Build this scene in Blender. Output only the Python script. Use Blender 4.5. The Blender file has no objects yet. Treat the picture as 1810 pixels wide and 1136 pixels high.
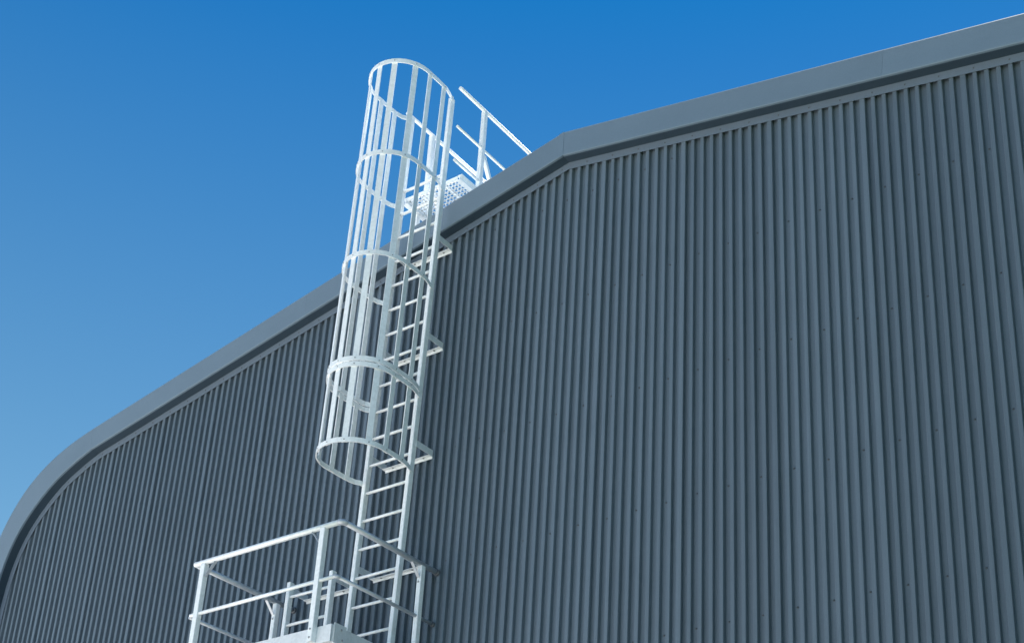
import bpy, math, random
from mathutils import Matrix, Vector

random.seed(7)
scene = bpy.context.scene
col = scene.collection

# ------------------------------------------------------------------ camera
# Working frame: u runs along the gable wall, v is up, w comes out of the wall, unit 0.1 m.
U = 0.1
Z0 = 5.95


def P(u, v, w):
    return Vector((u * U, -w * U, Z0 + v * U))


CAM_UVW = (53.807261, -43.496959, 93.551667)
ROT = ((0.834670, 0.026999, -0.550089), (-0.206152, -0.910873, -0.357509), (-0.510713, 0.411803, -0.754712))
cam_data = bpy.data.cameras.new("camera")
cam = bpy.data.objects.new("camera", cam_data)
col.objects.link(cam)
rx = Vector((ROT[0][0], -ROT[0][2], ROT[0][1]))
ry = -Vector((ROT[1][0], -ROT[1][2], ROT[1][1]))
rz = -Vector((ROT[2][0], -ROT[2][2], ROT[2][1]))
m = Matrix((rx, ry, rz)).transposed().to_4x4()
m.translation = P(*CAM_UVW)
cam.matrix_world = m
cam_data.sensor_width = 36.0
cam_data.lens = 2603.903 / 1810 * 36.0
cam_data.shift_x = -(1095.732 - 905) / 1810
cam_data.shift_y = (992.052 - 568) / 1810
cam_data.clip_start = 0.05
cam_data.clip_end = 5000
scene.camera = cam

# ------------------------------------------------------------------ daylight
SUN_EL = math.radians(72)
SUN_AZ = math.radians(-6)      # clockwise from +Y (the far side of the building)
world = bpy.data.worlds.new("World")
scene.world = world
world.use_nodes = True
nt = world.node_tree
nt.nodes.clear()
sky = nt.nodes.new("ShaderNodeTexSky")
sky.sky_type = 'NISHITA'
sky.sun_disc = False
sky.sun_elevation = SUN_EL
sky.sun_rotation = SUN_AZ
sky.altitude = 0
sky.air_density = 0.66
sky.dust_density = 0.05
sky.ozone_density = 5.0
# clear-air sky: pale near the horizon, deepening steadily towards the zenith (the same all round)
gam = nt.nodes.new("ShaderNodeHueSaturation")
tc = nt.nodes.new("ShaderNodeTexCoord")
sep = nt.nodes.new("ShaderNodeSeparateXYZ")
nt.links.new(tc.outputs['Generated'], sep.inputs[0])
hue = nt.nodes.new("ShaderNodeMapRange")
hue.inputs['From Min'].default_value = 0.4
hue.inputs['From Max'].default_value = 0.68
hue.inputs['To Min'].default_value = 0.473
hue.inputs['To Max'].default_value = 0.491
nt.links.new(sep.outputs['Z'], hue.inputs['Value'])
nt.links.new(hue.outputs['Result'], gam.inputs['Hue'])
deep = nt.nodes.new("ShaderNodeMapRange")
deep.interpolation_type = 'LINEAR'
deep.inputs['From Min'].default_value = 0.0
deep.inputs['From Max'].default_value = 0.72
deep.inputs['To Min'].default_value = 0.66
deep.inputs['To Max'].default_value = 1.33
nt.links.new(sep.outputs['Z'], deep.inputs['Value'])
nt.links.new(deep.outputs['Result'], gam.inputs['Saturation'])
bg = nt.nodes.new("ShaderNodeBackground")
bg.inputs[1].default_value = 0.05
wo = nt.nodes.new("ShaderNodeOutputWorld")
nt.links.new(sky.outputs[0], gam.inputs['Color'])
nt.links.new(gam.outputs[0], bg.inputs[0])
nt.links.new(bg.outputs[0], wo.inputs[0])

sun_data = bpy.data.lights.new("sun", 'SUN')
sun_data.energy = 4.8
sun_data.angle = math.radians(0.5)
sun_data.color = (1.0, 0.95, 0.88)
sun = bpy.data.objects.new("sun", sun_data)
col.objects.link(sun)
sdir = Vector((math.sin(SUN_AZ) * math.cos(SUN_EL), math.cos(SUN_AZ) * math.cos(SUN_EL), math.sin(SUN_EL)))
sun.rotation_euler = sdir.to_track_quat('Z', 'Y').to_euler()
sun.location = (20, 20, 30)

scene.view_settings.view_transform = 'Standard'
scene.view_settings.look = 'None'
scene.view_settings.gamma = 1
scene.view_settings.use_curve_mapping = False
scene.view_settings.exposure = 1.85


# ------------------------------------------------------------------ materials
def new_mat(name):
    mt = bpy.data.materials.new(name)
    mt.use_nodes = True
    n = mt.node_tree
    b = n.nodes["Principled BSDF"]
    return mt, n, b


def tex_coord(n, scale=(1, 1, 1)):
    g = n.nodes.new("ShaderNodeNewGeometry")
    mp = n.nodes.new("ShaderNodeMapping")
    mp.inputs['Scale'].default_value = scale
    n.links.new(g.outputs['Position'], mp.inputs[0])
    return mp.outputs[0]


def noise(n, vec, scale, detail=4, rough=0.6):
    t = n.nodes.new("ShaderNodeTexNoise")
    t.inputs['Scale'].default_value = scale
    t.inputs['Detail'].default_value = detail
    t.inputs['Roughness'].default_value = rough
    n.links.new(vec, t.inputs['Vector'])
    return t.outputs['Fac']


def ramp(n, fac, stops):
    r = n.nodes.new("ShaderNodeValToRGB")
    els = r.color_ramp.elements
    while len(els) < len(stops):
        els.new(0.5)
    for e, (p, c) in zip(els, stops):
        e.position = p
        e.color = (*c, 1)
    n.links.new(fac, r.inputs[0])
    return r.outputs[0]


def mixc(n, fac, a, b, mode='MIX'):
    x = n.nodes.new("ShaderNodeMix")
    x.data_type = 'RGBA'
    x.blend_type = mode
    if isinstance(fac, float):
        x.inputs[0].default_value = fac
    else:
        n.links.new(fac, x.inputs[0])
    n.links.new(a, x.inputs[6])
    n.links.new(b, x.inputs[7])
    return x.outputs[2]


def bump(n, b, h, strength, dist=0.01):
    bp = n.nodes.new("ShaderNodeBump")
    bp.inputs['Strength'].default_value = strength
    bp.inputs['Distance'].default_value = dist
    n.links.new(h, bp.inputs['Height'])
    n.links.new(bp.outputs[0], b.inputs['Normal'])


def coated(name, c, rough=0.45, var=0.035, streak=True, obj_var=0.08, metallic=0.0):
    """Colour-coated sheet steel: base colour, cloudy fading, rain streaks, tone shift from sheet to sheet."""
    mt, n, b = new_mat(name)
    v1 = tex_coord(n)
    a = tuple(x * (1 - var) for x in c)
    z = tuple(min(1, x * (1 + var)) for x in c)
    base = ramp(n, noise(n, v1, 1.7, 5), [(0.3, a), (0.7, z)])
    if streak:
        v2 = tex_coord(n, (14, 14, 0.35))
        st = ramp(n, noise(n, v2, 1.0, 5, 0.7), [(0.3, (0.88, 0.885, 0.89)), (0.6, (1.03, 1.03, 1.03))])
        base = mixc(n, 0.8, base, st, 'MULTIPLY')
    fine = ramp(n, noise(n, v1, 90, 3), [(0.3, (0.92,) * 3), (0.7, (1.06,) * 3)])
    base = mixc(n, 0.7, base, fine, 'MULTIPLY')
    oi = n.nodes.new("ShaderNodeObjectInfo")
    ov = ramp(n, oi.outputs['Random'], [(0, (1 - obj_var,) * 3), (1, (1 + obj_var,) * 3)])
    base = mixc(n, 1.0, base, ov, 'MULTIPLY')
    n.links.new(base, b.inputs['Base Color'])
    b.inputs['Roughness'].default_value = rough
    b.inputs['Metallic'].default_value = metallic
    v3 = tex_coord(n, (1, 1, 0.4))
    bump(n, b, noise(n, v3, 3.5, 3), 0.09, 0.02)
    return mt


M_WALL = coated("wall_coating", (0.112, 0.15, 0.192), 0.4)
M_FASCIA = coated("fascia_coating", (0.14, 0.198, 0.262), 0.5, streak=False, obj_var=0.04)
M_TRIM = coated("trim_coating", (0.12, 0.162, 0.22), 0.45, streak=False, obj_var=0.03)
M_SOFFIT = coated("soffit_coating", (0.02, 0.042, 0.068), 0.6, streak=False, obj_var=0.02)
M_ROOF = coated("roof_coating", (0.08, 0.095, 0.11), 0.5)


def galvanised(name, c, rough=0.4, metallic=0.12):
    mt, n, b = new_mat(name)
    v = tex_coord(n)
    vo = n.nodes.new("ShaderNodeTexVoronoi")
    vo.inputs['Scale'].default_value = 38
    n.links.new(v, vo.inputs['Vector'])
    sp = n.nodes.new("ShaderNodeSeparateColor")
    n.links.new(vo.outputs['Color'], sp.inputs[0])
    a = tuple(x * 0.93 for x in c)
    z = tuple(min(1, x * 1.03) for x in c)
    base = ramp(n, sp.outputs[0], [(0, a), (1, z)])
    cl = ramp(n, noise(n, v, 6, 5), [(0.3, (0.93, 0.935, 0.94)), (0.65, (1.02,) * 3)])
    base = mixc(n, 0.9, base, cl, 'MULTIPLY')
    dirt = ramp(n, noise(n, tex_coord(n, (20, 20, 2)), 1.3, 6, 0.7), [(0.28, (0.8, 0.79, 0.78)), (0.4, (1, 1, 1))])
    base = mixc(n, 0.7, base, dirt, 'MULTIPLY')
    n.links.new(base, b.inputs['Base Color'])
    b.inputs['Roughness'].default_value = rough
    b.inputs['Metallic'].default_value = metallic
    return mt


M_GALV = galvanised("pale_galvanised_steel", (0.88, 0.92, 0.95))
M_GALV_SHADED = galvanised("shaded_rail_steel", (0.5, 0.54, 0.6), 0.38, 0.3)  # darker copy of the pale steel: side-rail shade is put into the colour
M_TOE = galvanised("toe_board_steel", (0.74, 0.78, 0.82), 0.5, 0.2)
M_BOLT = galvanised("bolt_steel", (0.38, 0.4, 0.43), 0.5, 0.4)
M_SCREW = galvanised("screw_coating", (0.085, 0.1, 0.12), 0.5, 0.1)


def ground_mat(name, c1, c2, sc):
    mt, n, b = new_mat(name)
    v = tex_coord(n)
    base = ramp(n, noise(n, v, sc, 8, 0.65), [(0.3, c1), (0.7, c2)])
    fine = ramp(n, noise(n, v, sc * 60, 3), [(0.3, (0.85,) * 3), (0.7, (1.1,) * 3)])
    base = mixc(n, 0.8, base, fine, 'MULTIPLY')
    n.links.new(base, b.inputs['Base Color'])
    b.inputs['Roughness'].default_value = 0.85
    bump(n, b, noise(n, v, sc * 60, 3), 0.4, 0.01)
    return mt


M_GROUND = ground_mat("pale_gravel_ground", (0.42, 0.4, 0.36), (0.54, 0.52, 0.48), 0.12)
M_ADDED_YARD = ground_mat("added_yard_concrete", (0.42, 0.41, 0.39), (0.52, 0.51, 0.49), 0.4)  # for the added yard, pale for its reflected light
M_ADDED_LAWN = ground_mat("added_dark_grass", (0.035, 0.06, 0.022), (0.06, 0.09, 0.03), 0.5)  # for the added lawn, dark to weaken reflected light from the right
M_PLINTH = ground_mat("plinth_concrete", (0.28, 0.28, 0.27), (0.36, 0.36, 0.35), 1.0)


# ------------------------------------------------------------------ mesh helpers
class MB:
    def __init__(self):
        self.v = []
        self.f = []

    def quad_strip(self, a, b):
        """Faces between two equally long point lists."""
        i = len(self.v)
        n = len(a)
        self.v += list(a) + list(b)
        for k in range(n - 1):
            self.f.append((i + k, i + k + 1, i + n + k + 1, i + n + k))

    def hexa(self, c):
        """Eight corners: four of one end, then four of the other, same winding."""
        i = len(self.v)
        self.v += list(c)
        self.f += [(i + 3, i + 2, i + 1, i), (i + 4, i + 5, i + 6, i + 7)]
        for k in range(4):
            j = (k + 1) % 4
            self.f.append((i + k, i + j, i + 4 + j, i + 4 + k))

    def box(self, u0, u1, v0, v1, w0, w1, bev=0.0):
        """Box in the working frame; bev chamfers the four edges that run along its longest side."""
        if bev <= 0:
            self.hexa([P(u0, v0, w0), P(u1, v0, w0), P(u1, v0, w1), P(u0, v0, w1),
                       P(u0, v1, w0), P(u1, v1, w0), P(u1, v1, w1), P(u0, v1, w1)])
            return
        d = [u1 - u0, v1 - v0, w1 - w0]
        ax = d.index(max(d))
        lo = [u0, v0, w0]
        hi = [u1, v1, w1]
        o = [k for k in range(3) if k != ax]
        a0, a1, b0, b1 = lo[o[0]], hi[o[0]], lo[o[1]], hi[o[1]]
        sec = [(a0 + bev, b0), (a1 - bev, b0), (a1, b0 + bev), (a1, b1 - bev),
               (a1 - bev, b1), (a0 + bev, b1), (a0, b1 - bev), (a0, b0 + bev)]
        ends = []
        for e in (lo[ax], hi[ax]):
            ring = []
            for a, b in sec:
                q = [0, 0, 0]
                q[ax] = e
                q[o[0]] = a
                q[o[1]] = b
                ring.append(P(*q))
            ends.append(ring)
        self.loft(ends)

    def loft(self, rings, caps=True, closed=True):
        i = len(self.v)
        n = len(rings[0])
        for r in rings:
            self.v += list(r)
        m_ = n if closed else n - 1
        for s in range(len(rings) - 1):
            for k in range(m_):
                j = (k + 1) % n
                self.f.append((i + s * n + k, i + s * n + j, i + (s + 1) * n + j, i + (s + 1) * n + k))
        if caps and closed:
            self.f.append(tuple(i + k for k in reversed(range(n))))
            self.f.append(tuple(i + (len(rings) - 1) * n + k for k in range(n)))

    def tube(self, pts, r, seg=12):
        """Round tube along points of the working frame."""
        pts = [P(*q) for q in pts]
        r *= U
        rings = []
        prev = None
        for k, q in enumerate(pts):
            if k == 0:
                t = (pts[1] - q).normalized()
            elif k == len(pts) - 1:
                t = (q - pts[k - 1]).normalized()
            else:
                t = ((pts[k + 1] - q).normalized() + (q - pts[k - 1]).normalized()).normalized()
            ref = Vector((0, 0, 1)) if abs(t.z) < 0.9 else Vector((1, 0, 0))
            if prev is not None:
                ref = prev
            x = (ref - t * ref.dot(t)).normalized()
            prev = x
            y = t.cross(x)
            rings.append([q + x * math.cos(2 * math.pi * s / seg) * r + y * math.sin(2 * math.pi * s / seg) * r
                          for s in range(seg)])
        self.loft(rings)

    def bar(self, a, b, wid, thk, up=(0, 1, 0)):
        """Rectangular bar between two points; wid along `up`, thk across it."""
        A, B = P(*a), P(*b)
        t = (B - A).normalized()
        upv = Vector((up[0], -up[2], up[1]))
        x = (upv - t * upv.dot(t)).normalized() * wid * U / 2
        y = t.cross(x.normalized()) * thk * U / 2
        self.loft([[A - x - y, A + x - y, A + x + y, A - x + y], [B - x - y, B + x - y, B + x + y, B - x + y]])

    def disc(self, c, n, r, h, seg=6):
        """Short prism (bolt head) standing on c, pointing along n."""
        c = P(*c)
        n = Vector((n[0], -n[2], n[1])).normalized()
        ref = Vector((0, 0, 1)) if abs(n.z) < 0.9 else Vector((1, 0, 0))
        x = n.cross(ref).normalized()
        y = n.cross(x)
        rings = []
        for hh, rr in ((0, r), (h * 0.75, r), (h, r * 0.75)):
            rings.append([c + n * hh * U + (x * math.cos(2 * math.pi * k / seg) + y * math.sin(2 * math.pi * k / seg)) * rr * U
                          for k in range(seg)])
        self.loft(rings)

    def build(self, name, mat, parent=None, smooth=False):
        me = bpy.data.meshes.new(name)
        me.from_pydata([tuple(q) for q in self.v], [], self.f)
        me.update()
        me.materials.append(mat)
        if smooth:
            for p in me.polygons:
                p.use_smooth = len(p.vertices) == 4
        o = bpy.data.objects.new(name, me)
        col.objects.link(o)
        if parent is not None:
            o.parent = parent
            w_ = parent
            base = Vector((0, 0, 0))
            while w_ is not None:
                base += w_.location
                w_ = w_.parent
            me.transform(Matrix.Translation(-base))
        return o


def thing(name, label, cat, loc, group=None):
    o = bpy.data.objects.new(name, None)
    o.empty_display_size = 0.2
    o.location = loc
    o['label'] = label
    o['category'] = cat
    if group:
        o['group'] = group
    col.objects.link(o)
    return o


def interp(pts, x):
    if x <= pts[0][0]:
        return pts[0][1]
    for (a, b), (c, d) in zip(pts, pts[1:]):
        if x <= c:
            return b + (d - b) * (x - a) / (c - a)
    return pts[-1][1]


def spline(pts, n):
    """Centripetal-ish Catmull-Rom through the points."""
    out = []
    q = [pts[0]] + list(pts) + [pts[-1]]
    for i in range(1, len(q) - 2):
        for k in range(n):
            t = k / n
            a, b, c, d = q[i - 1], q[i], q[i + 1], q[i + 2]
            out.append(tuple(0.5 * (2 * b[j] + (c[j] - a[j]) * t + (2 * a[j] - 5 * b[j] + 4 * c[j] - d[j]) * t * t
                                    + (3 * b[j] - a[j] - 3 * c[j] + d[j]) * t ** 3) for j in (0, 1)))
    out.append(tuple(pts[-1]))
    return out


# ------------------------------------------------------------------ ground
GV = -Z0 / U       # ground level in the working frame
g = MB()
g.quad_strip([Vector((-2500, -2500, 0)), Vector((2500, -2500, 0))], [Vector((-2500, 2500, 0)), Vector((2500, 2500, 0))])
o = g.build("ground", M_GROUND)
o['kind'] = 'structure'
g = MB()
g.quad_strip([Vector((-16, -40, 0.004)), Vector((14, -40, 0.004))], [Vector((-16, 40, 0.004)), Vector((14, 40, 0.004))])
o = g.build("added_pale_yard", M_ADDED_YARD)  # unseen, added pale surface that bounces light onto the steel fronts
o['kind'] = 'structure'
g = MB()
g.quad_strip([Vector((2.0, -300, 0.008)), Vector((300, -300, 0.008))], [Vector((2.0, 60, 0.008)), Vector((300, 60, 0.008))])
o = g.build("added_dark_lawn", M_ADDED_LAWN)  # unseen, added dark surface so right-hand faces get less bounce light
o['kind'] = 'structure'

# ------------------------------------------------------------------ warehouse outline
RIDGE = -16.7
WF = 1.6           # how far the fascia stands out from the wall
# (inner soffit edge, outer top edge) pairs from the ridge down to the left foot
left_in = [(-84.0, 38.35), (-86.6, 37.35), (-89.8, 35.75), (-92.5, 33.55), (-94.7, 31.0), (-96.2, 28.1), (-97.1, 24.7), (-97.5, 20.5)]
left_out = [(-84.6, 41.2), (-88.6, 40.1), (-92.4, 38.35), (-95.4, 36.0), (-97.5, 33.2), (-98.9, 30.2), (-99.7, 26.5), (-100.1, 21.5)]
FOOT = GV + 2.5


def eave(pts):
    return spline(pts, 6)


li, lo_ = eave(left_in), eave(left_out)
NST = 8


def straight(a, b, n=NST):
    return [(a[0] + (b[0] - a[0]) * k / n, a[1] + (b[1] - a[1]) * k / n) for k in range(n)]


in_l = straight((RIDGE, 52.32), li[0]) + li + [(-97.5, FOOT)]
out_l = straight((RIDGE, 55.25), lo_[0]) + lo_ + [(-100.1, FOOT)]
DV = 1.55          # the right eave sits a little higher than the left
mir = lambda q: (2 * RIDGE - q[0], q[1] + DV)
ri = [mir(q) for q in li]
ro = [mir(q) for q in lo_]
in_r = straight((RIDGE, 52.32), ri[0]) + ri + [(2 * RIDGE + 97.5, FOOT)]
out_r = straight((RIDGE, 55.25), ro[0]) + ro + [(2 * RIDGE + 100.1, FOOT)]
prof_in = [q for q in reversed(in_l)][:-1] + in_r
top_fun = sorted([q for q in prof_in if q[1] > 10], key=lambda q: q[0])


def S(u):
    return interp(top_fun, u) if top_fun[0][0] <= u <= top_fun[-1][0] else FOOT


bld = thing("warehouse", "dark blue-grey ribbed metal warehouse gable with rounded eave and grey edge flashing", "building",
            P(RIDGE, GV, 0))

# ---- ribbed wall sheets: nine ribs to a sheet, lapped on a crown
H = 0.33           # crown level
V0 = -0.05         # valley level
CH, FL = 0.174, 0.052    # half crown width and flank width, in rib pitches


def pitch_at(u):
    if u > -15:
        return 1.0
    if u > -30:
        return 0.978
    if u > -55:
        return 0.96
    return 0.938


edges = [-3.5]
while edges[0] > -97.4:
    edges.insert(0, edges[0] - 9 * pitch_at(edges[0] - 1))
while edges[-1] < 64.1:
    edges.append(edges[-1] + 9)
UL, UR = -97.45, 64.05
row_v = [12.02 * k for k in range(-4, 5)]


def profile_points(u0, pt, n=9):
    """One sheet from the crown centred at u0 to the crown nine pitches on, which laps over the next sheet."""
    pts = []
    r = 0.018
    for k in range(n + 1):
        c = u0 + k * pt + (random.uniform(-0.012, 0.012) if 0 < k < n else 0.0)
        ta, tb = random.uniform(-0.012, 0.012), random.uniform(-0.012, 0.012)    # rolled crowns are never dead flat
        lap = k == n
        h = H + (0.028 if lap else 0.0)
        ch = CH + (0.055 if lap else 0.0)
        if k > 0:
            pts += [(c - (ch + FL * 0.75) * pt, V0 + 0.10), (c - (ch + r * 0.8) * pt, h - 0.05), (c - (ch - r * 0.3) * pt, h - 0.012), (c - (ch - r * 1.6) * pt, h + ta)]
        pts.append((c, h + 0.004))
        if lap:
            pts += [(c + (ch - r * 1.6) * pt, h + tb), (c + (ch - r * 0.3) * pt, h - 0.012), (c + (ch + r * 0.8) * pt, h - 0.05),
                    (c + (ch + FL * 0.45) * pt, h - 0.22)]
        else:
            pts += [(c + (ch - r * 1.6) * pt, h + tb), (c + (ch - r * 0.3) * pt, h - 0.012), (c + (ch + r * 0.8) * pt, h - 0.05),
                    (c + (ch + FL * 0.75) * pt, V0 + 0.10)]
            a = c + (ch + FL) * pt
            b = c + pt - (CH + (0.055 if k + 1 == n else 0.0) + FL) * pt
            pts += [(a, V0 + 0.035), (a + 0.02 * pt, V0 + 0.008), (a + 0.05 * pt, V0), ((a + b) / 2, V0 + 0.006), (b - 0.05 * pt, V0), (b - 0.02 * pt, V0 + 0.008), (b, V0 + 0.035)]
    return pts


for i in range(len(edges) - 1):
    pt = (edges[i + 1] - edges[i]) / 9
    pts = [q for q in profile_points(edges[i], pt) if UL < q[0] < UR]
    if len(pts) < 3:
        continue
    tilt = random.uniform(-0.012, 0.012)
    mb = MB()
    levels = [FOOT, -20.0, 10.0]
    rows = [[P(u, lv, h + tilt + random.uniform(-0.004, 0.004)) for u, h in pts] for lv in levels]
    rows.append([P(u, max(S(u) - 0.02, FOOT + 0.1), h + tilt) for u, h in pts])
    base = len(mb.v)
    n = len(pts)
    for r in rows:
        mb.v += r
    for s in range(3):
        for k in range(n - 1):
            # below the curved eave the outermost strip starts lower than the upper levels
            a, b = s * n + k, (s + 1) * n + k
            if mb.v[b].z > mb.v[a].z:
                mb.f.append((a, a + 1, b + 1, b))
    sh = mb.build("wall_sheet", M_WALL, bld)
    # screws through every third valley on each girt line
    sc = MB()
    for k in range(9):
        if (k + 2) % 3 != 0:
            continue
        uv_ = edges[i] + (k + 0.5) * pt
        for rv in row_v:
            if UL + 1 < uv_ < UR - 1 and rv < S(uv_) - 1.6:
                jv = rv + random.uniform(-0.06, 0.06)
                ju = uv_ + random.uniform(-0.03, 0.03)
                sc.disc((ju, jv, V0), (0, 0, 1), 0.09, 0.025, 10)
                sc.disc((ju, jv, V0 + 0.025), (0, 0, 1), 0.065, 0.07, 6)
    if sc.v:
        so = sc.build("screws", M_SCREW, sh)
        so['kind'] = 'stuff'

# ---- trim strip that closes the tops of the ribs
trim_h = 0.8


def offset_in(path, d):
    out = []
    for k, q in enumerate(path):
        a = path[max(k - 1, 0)]
        b = path[min(k + 1, len(path) - 1)]
        t = Vector((b[0] - a[0], b[1] - a[1])).normalized()
        nrm = Vector((-t.y, t.x))
        # inward = towards the wall's middle
        if nrm.dot(Vector((RIDGE - q[0], 10 - q[1]))) < 0:
            nrm = -nrm
        out.append((q[0] + nrm.x * d, q[1] + nrm.y * d))
    return out


for path in (in_l, in_r):
    inner = offset_in(path, trim_h)
    inner[0] = (RIDGE, 52.32 - trim_h * 1.02)
    cut = len(path)
    # three lengths of trim per side, lapped by a hair
    third = [0, 4, NST, cut - 1]
    for a, b in zip(third, third[1:]):
        mb = MB()
        rings = []
        for k in range(a, b + 1):
            p, q = path[k], inner[k]
            rings.append([P(p[0], p[1] - 0.01, H + 0.04), P(p[0], p[1] - 0.01, H + 0.09),
                          P(q[0], q[1], H + 0.09 + 0.004 * (a % 3)), P(q[0], q[1], H + 0.045)])
        mb.loft(rings)
        mb.build("trim_strip", M_TRIM, bld)
    # screws on the trim
sc = MB()
for i in range(len(edges) - 1):
    pt = (edges[i + 1] - edges[i]) / 9
    for k in (1, 4, 7):
        u_ = edges[i] + k * pt
        if UL + 3 < u_ < UR - 3:
            sc.disc((u_, S(u_) - 0.42, H + 0.09), (0, 0, 1), 0.07, 0.05, 6)
so = sc.build("trim_screws", M_SCREW, bld)
so['kind'] = 'stuff'

# ---- fascia panels with soffit and top return
def fascia(a, b, pin, pout, flip, gap0=0.0, gap1=0.0):
    def lerp(p, q, t):
        return (p[0] + (q[0] - p[0]) * t, p[1] + (q[1] - p[1]) * t)
    ii = list(pin[a:b + 1])
    oo = list(pout[a:b + 1])
    if gap0:
        ii[0] = lerp(ii[0], ii[1], gap0)
        oo[0] = lerp(oo[0], oo[1], gap0)
    if gap1:
        ii[-1] = lerp(ii[-1], ii[-2], gap1)
        oo[-1] = lerp(oo[-1], oo[-2], gap1)
    mb = MB()
    rings = []
    j = random.uniform(-0.004, 0.004)
    for p, q in zip(ii, oo):
        # hemmed drip edge, flat face, rolled top edge, return on the roof
        def at(t, w):
            return P(p[0] + (q[0] - p[0]) * t, p[1] + (q[1] - p[1]) * t, w)
        rings.append([at(0.0, WF - 0.22), at(0.0, WF + j), at(0.035, WF + 0.035 + j), at(0.5, WF + 0.02 + j), at(0.95, WF + 0.03 + j),
                      at(0.985, WF - 0.01 + j), at(1.0, WF - 0.08), at(1.0, -1.5), at(0.96, -1.5), at(0.96, WF - 0.22)])
    mb.loft(rings)
    return mb.build("fascia_panel", M_FASCIA, bld)


N = len(in_l)
for pin, pout in ((in_l, out_l), (in_r, out_r)):
    cuts = [0, 4, NST, N - 2, N - 1]
    for a, b in zip(cuts, cuts[1:]):
        fascia(a, b, pin, pout, False, 0.006 if a == 0 else 0.0006, 0.0006)
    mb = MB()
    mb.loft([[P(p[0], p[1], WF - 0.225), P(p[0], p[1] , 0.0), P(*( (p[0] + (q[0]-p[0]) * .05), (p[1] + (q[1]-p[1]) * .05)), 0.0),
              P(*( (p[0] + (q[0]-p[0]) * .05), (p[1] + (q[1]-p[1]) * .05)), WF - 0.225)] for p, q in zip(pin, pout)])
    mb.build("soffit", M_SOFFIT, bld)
# ridge cover strap over the joint at the peak
mb = MB()
mb.hexa([P(RIDGE - 0.45, 52.22, WF + 0.03), P(RIDGE + 0.12, 52.28, WF + 0.03), P(RIDGE + 0.12, 52.28, WF + 0.06), P(RIDGE - 0.45, 52.22, WF + 0.06),
         P(RIDGE - 0.45, 55.12, WF + 0.02), P(RIDGE + 0.12, 55.2, WF + 0.02), P(RIDGE + 0.12, 55.2, WF + 0.05), P(RIDGE - 0.45, 55.12, WF + 0.05)])
mb.build("joint_cover", M_FASCIA, bld)

# ---- roof, side walls, back wall, plinth
DEEP = -260
mb = MB()
outline = [q for q in reversed(out_l)][:-1] + out_r
ro_ = [(RIDGE + (q[0] - RIDGE) * 0.999, q[1] - 0.12) for q in outline]
mb.quad_strip([P(q[0], q[1], -1.4) for q in ro_], [P(q[0], q[1], DEEP) for q in ro_])
mb.build("roof", M_ROOF, bld, smooth=True)
mb = MB()
mb.v += [P(q[0], q[1], DEEP) for q in ro_]
mb.f.append(tuple(range(len(ro_))))
mb.build("back_wall", M_WALL, bld)
for k in range(1, 28):       # standing seams that run over the roof
    w_ = -k * 9.0
    mb = MB()
    mb.loft([[P(q[0], q[1] - 0.02, w_), P(q[0], q[1] + 0.3, w_), P(q[0], q[1] + 0.3, w_ + 0.2), P(q[0], q[1] - 0.02, w_ + 0.2)] for q in ro_])
    mb.build("roof_seam", M_ROOF, bld)
mb = MB()
mb.box(-100.3, 2 * RIDGE + 100.3, GV, FOOT - 0.02, DEEP, 0.9)
mb.build("plinth", M_PLINTH, bld)

# ------------------------------------------------------------------ ladders
def lean(v):
    return 0.019 * (v - 20.6)


SW, SD = 0.46, 0.62      # stringer width and depth
WFRONT = 3.2             # front face of the stringers
RUNG0, RPITCH = 16.8, 2.95


def wall_bracket(parent, ul, ur, v, side_l=True):
    """Angle on the wall with two flat arms out to the stringers."""
    du = lean(v) * 0.35
    ul, ur = ul + du, ur + du
    mb = MB()
    mb.box(ul - 0.02, ur + 0.08, v + 0.06, v + 0.12, H + 0.012, 0.86)
    mb.box(ul - 0.02, ur + 0.08, v - 0.12, v + 0.058, H + 0.012, H + 0.08)
    br = mb.build("wall_bracket", M_GALV, parent)
    for a, s in ((ur, 1), (ul - 0.02, -1)):
        am = MB()
        am.box(a, a + 0.07, v + 0.122, v + 0.78, H + 0.02, 2.75)
        am.build("bracket_arm", M_TOE, br)
    for t in (0.2, 0.86):
        bm_ = MB()
        ub = ul + (ur - ul) * t
        bm_.disc((ub, v + 0.06, 0.62), (0, -1, 0), 0.11, 0.07, 6)
        bm_.build("bolt", M_BOLT, br)
    return br


def stringer(parent, u0, v0, v1, cap=False):
    mb = MB()
    rings = []
    bev = 0.05
    for v in (v0, v1):
        l = lean(v) if not cap else 0.0
        a, b = u0 + l, u0 + SW + l
        c, d = WFRONT - SD, WFRONT
        rings.append([P(a + bev, v, c), P(b - bev, v, c), P(b, v, c + bev), P(b, v, d - bev), P(b - bev, v, d), P(a + bev, v, d), P(a, v, d - bev), P(a, v, c + bev)])
    mb.loft(rings)
    return mb.build("stringer", M_GALV, parent)


def rung(parent, ua, ub, v, leaning=True):
    l = lean(v) if leaning else 0.0
    mb = MB()
    mb.tube([(ua + l, v, 2.9), (ub + l, v, 2.9)], 0.15, 8)
    return mb.build("rung", M_GALV, parent, smooth=True)


UA, UB = -37.45, -31.9       # left edges of the two stringers of the upper ladder
lad = thing("caged_ladder", "tall pale steel ladder inside a round cage, rising from the platform to the roof", "ladder",
            P(-34.6, 0.3, 2.9))
stringer(lad, UA, 0.32, 65.0)
stringer(lad, UB, 0.32, 65.0)
for k in range(-5, 14):
    rung(lad, UA + SW, UB, RUNG0 + RPITCH * k)
for v in (11.6, 23.3, 35.4, 47.15):
    wall_bracket(lad, -37.3, -31.42, v)
for u0 in (UA, UB):
    mb = MB()
    l = lean(0.3)
    mb.box(u0 + l - 0.35, u0 + l + SW + 0.35, 0.24, 0.32, WFRONT - SD - 0.3, WFRONT + 0.3)
    mb.build("foot_plate", M_GALV, lad)

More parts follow.
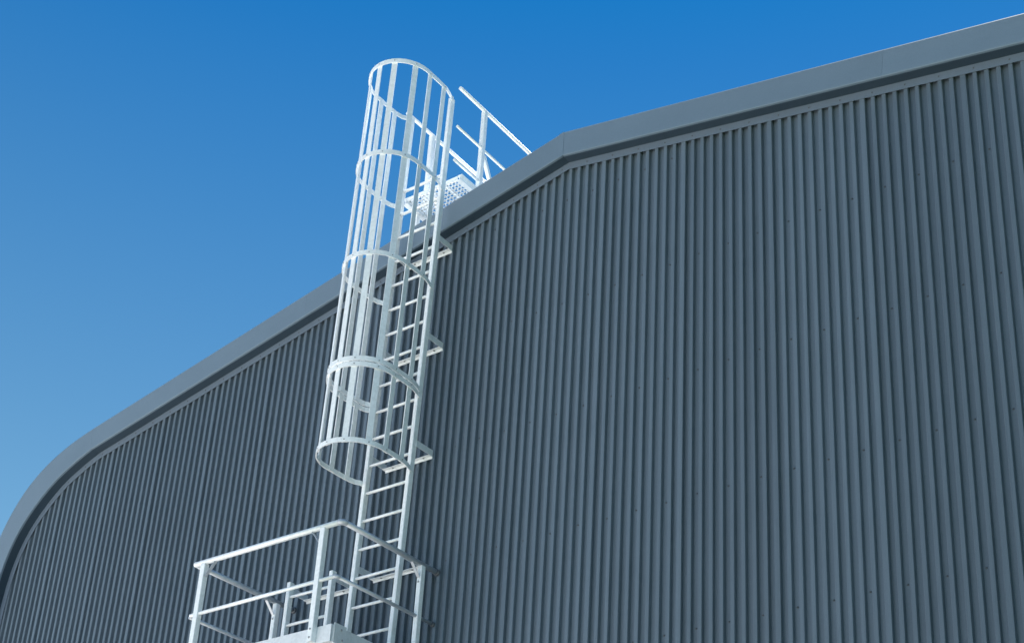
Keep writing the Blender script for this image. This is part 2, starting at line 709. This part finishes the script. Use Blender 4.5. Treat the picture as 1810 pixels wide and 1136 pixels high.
# cage: U-shaped flat hoops and nine vertical flats
CU, CR, CW = -34.48, 3.5, 7.4
hoop_path = [(CU - 2.98, 3.0), (CU - 3.0, 3.35), (CU - 3.3, 3.8), (CU - 3.48, 4.6)]
hoop_path += [(CU - CR, 5.4), (CU - CR, 6.4)]
for k in range(25):
    a = math.pi - math.pi * k / 24
    hoop_path.append((CU + CR * math.cos(a), CW + CR * math.sin(a)))
hoop_path += [(CU + CR, 6.4), (CU + CR, 5.4), (CU + 3.46, 4.6), (CU + 3.24, 3.8), (CU + 3.06, 3.35), (CU + 3.05, 3.0)]


def hoop(v, hgt=0.5, thk=0.1):
    mb = MB()
    rings = []
    n = len(hoop_path)
    for k, (u, w) in enumerate(hoop_path):
        a = hoop_path[max(k - 1, 0)]
        b = hoop_path[min(k + 1, n - 1)]
        t = Vector((b[0] - a[0], b[1] - a[1])).normalized()
        nx, ny = -t.y, t.x
        l = lean(v)
        o0 = (u + l, w)
        o1 = (u + l + nx * thk, w + ny * thk)
        rings.append([P(o0[0], v, o0[1]), P(o1[0], v, o1[1]), P(o1[0], v + hgt, o1[1]), P(o0[0], v + hgt, o0[1])])
    mb.loft(rings)
    h_ = mb.build("cage_hoop", M_GALV, lad, smooth=False)
    return h_


HOOPS = [20.6, 28.55, 29.17, 41.0, 53.0, 64.6]
hoop_objs = [hoop(v) for v in HOOPS]
bars = [(-34.6, 10.9, 0), (-32.9, 10.53, -26), (-36.25, 10.53, 26), (-31.35, 9.0, -63), (-37.65, 9.0, 63), (-31.0, 7.1, -90), (-38.0, 6.9, 90),
        (-31.0, 4.9, -90), (-37.98, 4.8, 90)]
for (u, w, ang) in bars:
    a = math.radians(ang)
    # flat turned tangent to the hoop, on its inner side
    tx, ty = math.cos(a), math.sin(a) if ang <= 0 else math.sin(a)
    rad = Vector((u - CU, max(w - CW, 0.0)))
    rad = rad.normalized() if rad.length > 0 else Vector((0, 1))
    tan = Vector((rad.y, -rad.x))
    if w < CW:
        rad = Vector((1 if u > CU else -1, 0))
        tan = Vector((0, 1))
        cx, cw_ = CU + rad.x * (CR - 0.012), w
    else:
        cx, cw_ = CU + rad.x * (CR - 0.012), CW + rad.y * (CR - 0.012)
    hw, th = 0.285, 0.09
    for seg, (v0, v1) in enumerate(((20.62, 29.03), (29.2, 65.0))):
        mb = MB()
        rings = []
        for v in (v0, v1):
            l = lean(v)
            c = [(cx - tan.x * hw, cw_ - tan.y * hw), (cx + tan.x * hw, cw_ + tan.y * hw),
                 (cx + tan.x * hw - rad.x * th, cw_ + tan.y * hw - rad.y * th), (cx - tan.x * hw - rad.x * th, cw_ - tan.y * hw - rad.y * th)]
            rings.append([P(q[0] + l, v, q[1]) for q in c])
        mb.loft(rings)
        mb.build("cage_bar", M_GALV, lad)
    # bolt heads where the flats meet the hoops
    for h_, hv in zip(hoop_objs, HOOPS):
        bm_ = MB()
        l = lean(hv)
        bm_.disc((cx + rad.x * 0.11 + l, hv + 0.25, cw_ + rad.y * 0.11), (rad.x, 0, rad.y), 0.07, 0.06, 6)
        bm_.build("bolt", M_BOLT, h_)

# lower flight, ends a metre above the platform floor
LA, LB = -46.05, -40.5
low = thing("lower_ladder", "short lower ladder flight poking up through the platform, left of the caged ladder", "ladder",
            P(-43.2, GV, 2.9))
stringer(low, LA, GV + 0.08, 12.35, cap=True)
stringer(low, LB, GV + 0.08, 12.35, cap=True)
k = -26
while RUNG0 + RPITCH * k < 11.5:
    if RUNG0 + RPITCH * k > GV + 1:
        rung(low, LA + SW, LB, RUNG0 + RPITCH * k - 0.05, leaning=False)
    k += 1
for v in (11.25, -12.0, -36.0):
    wall_bracket(low, LA + 0.1, LB + SW - 0.02, v)

# ------------------------------------------------------------------ rest platform
PV = 10.79
plat = thing("rest_platform", "pale steel rest platform with handrails and toe boards at the foot of the caged ladder", "platform",
             P(-38.7, 0.0, 6.5))
PU0, PU1, PW0, PW1 = -47.4, -29.68, 1.0, 12.6
# toe boards
mb = MB()
mb.box(PU0, PU1, 0.02, 1.55, PW1 - 0.12, PW1)
mb.build("toe_board", M_TOE, plat)
for a in (PU0, PU1 - 0.12):
    mb = MB()
    mb.box(a, a + 0.12, 0.02, 1.55, PW0, PW1 - 0.122)
    mb.build("toe_board", M_TOE, plat)
# folded lower flange of the front and right channel
mb = MB()
mb.box(PU0 + 0.12, PU1 - 0.12, 0.02, 0.14, PW1 - 0.9, PW1 - 0.122)
mb.build("edge_flange", M_TOE, plat)
# bearer channels below
for u in (-47.4, -38.9, -30.4):
    mb = MB()
    mb.box(u, u + 0.4, -1.0, -0.02, 0.4, PW1 - 0.95)
    bb = mb.build("bearer", M_GALV, plat)
    mb = MB()
    mb.bar((u + 0.2, -9.5, 0.65), (u + 0.2, -1.05, 10.8), 0.45, 0.4, (0, 0, 1))
    mb.build("diagonal_strut", M_GALV, bb)
    mb = MB()
    mb.box(u - 0.3, u + 0.7, -11.0, -8.6, H + 0.012, H + 0.1)
    mb.build("strut_plate", M_GALV, bb)
# grating: bearing bars run out from the wall, with the ladder opening left free
mb = MB()
u = PU0 + 0.4
while u < PU1 - 0.3:
    hole = -46.4 < u < -40.0
    mb.box(u, u + 0.05, -0.01 + 0.0, 0.235, 4.6 if hole else 1.1, PW1 - 0.95)
    u += 0.34
w = 1.3
while w < PW1 - 1.0:
    if w < 4.6:
        mb.box(PU0 + 0.2, -46.4, 0.1, 0.2, w, w + 0.05)
        mb.box(-40.0, PU1 - 0.2, 0.1, 0.2, w, w + 0.05)
    else:
        mb.box(PU0 + 0.2, PU1 - 0.2, 0.1, 0.2, w, w + 0.05)
    w += 0.7
o = mb.build("floor_grating", M_GALV, plat)
o['kind'] = 'stuff'


def post(parent, u0, u1, v0, v1, w0, w1, bolts=None):
    mb = MB()
    mb.box(u0, u1, v0, v1, w0, w1, 0.04)
    p_ = mb.build("post", M_GALV, parent)
    for (bu, bv, bw, nn) in bolts or []:
        b_ = MB()
        b_.disc((bu, bv, bw), nn, 0.1, 0.07, 6)
        b_.build("bolt", M_BOLT, p_)
    return p_


fr = PW1 + 0.002
post(plat, -31.85, -31.28, 0.15, PV - 0.2, fr, fr + 0.55, [(-31.56, 0.5, fr + 0.55, (0, 0, 1)), (-31.56, 1.25, fr + 0.55, (0, 0, 1))])
post(plat, -46.72, -46.15, 0.15, PV - 0.2, fr, fr + 0.55, [(-46.43, 0.5, fr + 0.55, (0, 0, 1)), (-46.43, 1.25, fr + 0.55, (0, 0, 1))])
post(plat, PU1 + 0.002, PU1 + 0.5, 0.15, PV - 0.2, 2.25, 2.8, [(PU1 + 0.5, 0.5, 2.5, (1, 0, 0)), (PU1 + 0.5, 1.2, 2.5, (1, 0, 0)), (-29.45, 9.0, 2.8, (0, 0, 1))])
post(plat, PU0 - 0.5, PU0 - 0.002, 0.15, PV - 0.2, 2.4, 2.95, [(PU0 - 0.25, 9.0, 2.95, (0, 0, 1))])
# top rail pieces and their corner elbows
RW = PW1 + 0.3
ru0, ru1 = PU0 - 0.25, PU1 + 0.24
RR = 0.25
mb = MB()
mb.tube([(ru0 - 0.05, PV, RW), (ru1 - 0.42, PV, RW)], RR, 14)
mb.build("top_rail", M_GALV, plat, smooth=True)
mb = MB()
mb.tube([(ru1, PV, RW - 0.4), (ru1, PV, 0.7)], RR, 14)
mb.build("top_rail", M_GALV_SHADED, plat, smooth=True)  # darker steel stands in for shade on the side rail
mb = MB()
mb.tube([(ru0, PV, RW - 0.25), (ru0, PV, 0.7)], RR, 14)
mb.build("top_rail", M_GALV_SHADED, plat, smooth=True)


def elbow(u, v, w, r, rr, name="rail_elbow"):
    mb = MB()
    pts = [(u - r, v, w)]
    for k in range(7):
        a = math.pi / 2 - math.pi / 2 * k / 6
        pts.append((u - r + r * math.cos(a), v, w - r + r * math.sin(a)))
    pts.append((u, v, w - r - 0.02))
    mb.tube(pts, rr, 14)
    return mb.build(name, M_GALV_SHADED, plat, smooth=True)


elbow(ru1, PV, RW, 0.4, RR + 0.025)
MV = 5.69
MR = 0.17
mb = MB()
mb.tube([(ru0 + 0.35, MV, RW), (ru1 - 0.3, MV, RW)], MR, 12)
mb.build("mid_rail", M_GALV, plat, smooth=True)
mb = MB()
mb.tube([(ru1, MV, RW - 0.28), (ru1, MV, 0.7)], MR, 12)
mb.build("mid_rail", M_GALV_SHADED, plat, smooth=True)
mb = MB()
mb.tube([(ru0, MV, RW - 0.18), (ru0, MV, 0.7)], MR, 12)
mb.build("mid_rail", M_GALV_SHADED, plat, smooth=True)
elbow(ru1, MV, RW, 0.28, MR + 0.02)
# wall flanges where the side rails meet the cladding
for uu, vv, rr in ((ru1, PV, 0.34), (ru1, MV, 0.26), (ru0, PV, 0.34), (ru0, MV, 0.26)):
    mb = MB()
    mb.disc((uu, vv, H + 0.01), (0, 0, 1), rr, 0.26, 12)
    mb.build("rail_flange", M_SCREW, plat)
# thin straps from rail to post
for a, b in (((-32.9, PV - 0.25, RW), (-31.87, PV - 1.5, RW)), ((-45.0, PV - 0.25, RW), (-46.12, PV - 1.5, RW)),
             ((-29.44, PV - 0.25, 3.9), (-29.44, PV - 1.4, 2.83)), ((ru0, PV - 0.25, 4.05), (ru0, PV - 1.4, 2.98))):
    mb = MB()
    up = (0, 0, 1) if abs(a[2] - b[2]) < 0.1 else (1, 0, 0)
    mb.bar(a, b, 0.3, 0.05, up)
    mb.build("strap", M_GALV_SHADED, plat)
# bolted corner plate on the right-hand side
mb = MB()
mb.box(PU1 + 0.002, PU1 + 0.1, 0.0, 1.75, 10.9, 12.3)
cp = mb.build("corner_plate", M_TOE, plat)
for bv, bw in ((1.3, 11.5), (0.45, 11.3)):
    b_ = MB()
    b_.disc((PU1 + 0.1, bv, bw), (1, 0, 0), 0.1, 0.07, 6)
    b_.build("bolt", M_BOLT, cp)

# ------------------------------------------------------------------ roof walkway
RV = 55.25
walk = thing("roof_walkway", "short roof walkway of punched steel planking with tube handrails behind the ladder top", "walkway",
             P(-33.7, 54.0, -10))
WU0, WU1 = -37.4, -30.0
for u in (WU0, WU1):
    mb = MB()
    mb.box(u - 0.3, u + 0.3, RV - 0.35, RV - 0.25, -60, 1.5)
    mb.box(u - 0.3, u + 0.3, RV + 0.35, RV + 0.45, -60, 1.5)
    mb.box(u - 0.06, u + 0.06, RV - 0.249, RV + 0.349, -60, 1.48)
    mb.build("side_channel", M_GALV, walk)
# punched planking as a lattice of narrow strips
mb = MB()
u = WU0 + 0.35
while u < WU1 - 0.3:
    mb.box(u, u + 0.12, RV + 0.1, RV + 0.2, -59, 1.35)
    u += 0.46
w = 1.2
k = 0
while w > -59:
    mb.box(WU0 + 0.31, WU1 - 0.31, RV + 0.1, RV + 0.19, w - 0.12, w)
    w -= 0.46
o = mb.build("grating", M_GALV, walk)
o['kind'] = 'stuff'
mb = MB()
mb.box(WU0 + 0.31, WU1 - 0.31, RV + 0.0, RV + 0.42, 1.38, 1.5)
mb.build("front_angle", M_GALV, walk)
# saddles that carry the walkway on the roof
for w_ in (-0.6, -15, -30, -45, -58):
    for u in (WU0, WU1):
        roof_v = 55.25 - 0.2065 * (RIDGE - u)
        mb = MB()
        mb.bar((u, roof_v - 0.3, w_), (u, RV - 0.36, w_), 0.5, 0.3, (0, 0, 1))
        mb.box(u - 0.5, u + 0.5, roof_v - 0.1, roof_v + 0.05, w_ - 0.5, w_ + 0.5)
        mb.build("saddle", M_GALV, walk)
TV, MVR, LV = 66.4, 61.3, 56.9
for u in (WU0, WU1):
    s = 1 if u > -34 else -1
    mb = MB()
    mb.tube([(u, TV, 2.65), (u, TV, -60)], 0.2, 12)
    mb.build("top_rail", M_GALV, walk, smooth=True)
    mb = MB()
    mb.tube([(u, MVR, 2.6), (u, MVR, -60)], 0.15, 12)
    mb.build("mid_rail", M_GALV, walk, smooth=True)
    mb = MB()
    if s > 0:
        mb.tube([(u, LV, 2.6), (u, LV, -1.4)], 0.15, 12)
        mb.build("knee_rail", M_GALV, walk, smooth=True)
    for w_ in (-1.6, -15, -30, -45, -58):
        mb = MB()
        mb.box(u - 0.28, u + 0.28, RV - 0.3, TV - 0.15, w_ - 0.25, w_ + 0.25, 0.04)
        p_ = mb.build("post", M_GALV, walk)
        mb = MB()
        mb.bar((u + 0.05, MVR - 0.8, w_ - 0.3), (u + 0.05, RV + 0.3, w_ - 3.0), 0.4, 0.35, (1, 0, 0))
        mb.build("brace", M_GALV, p_)
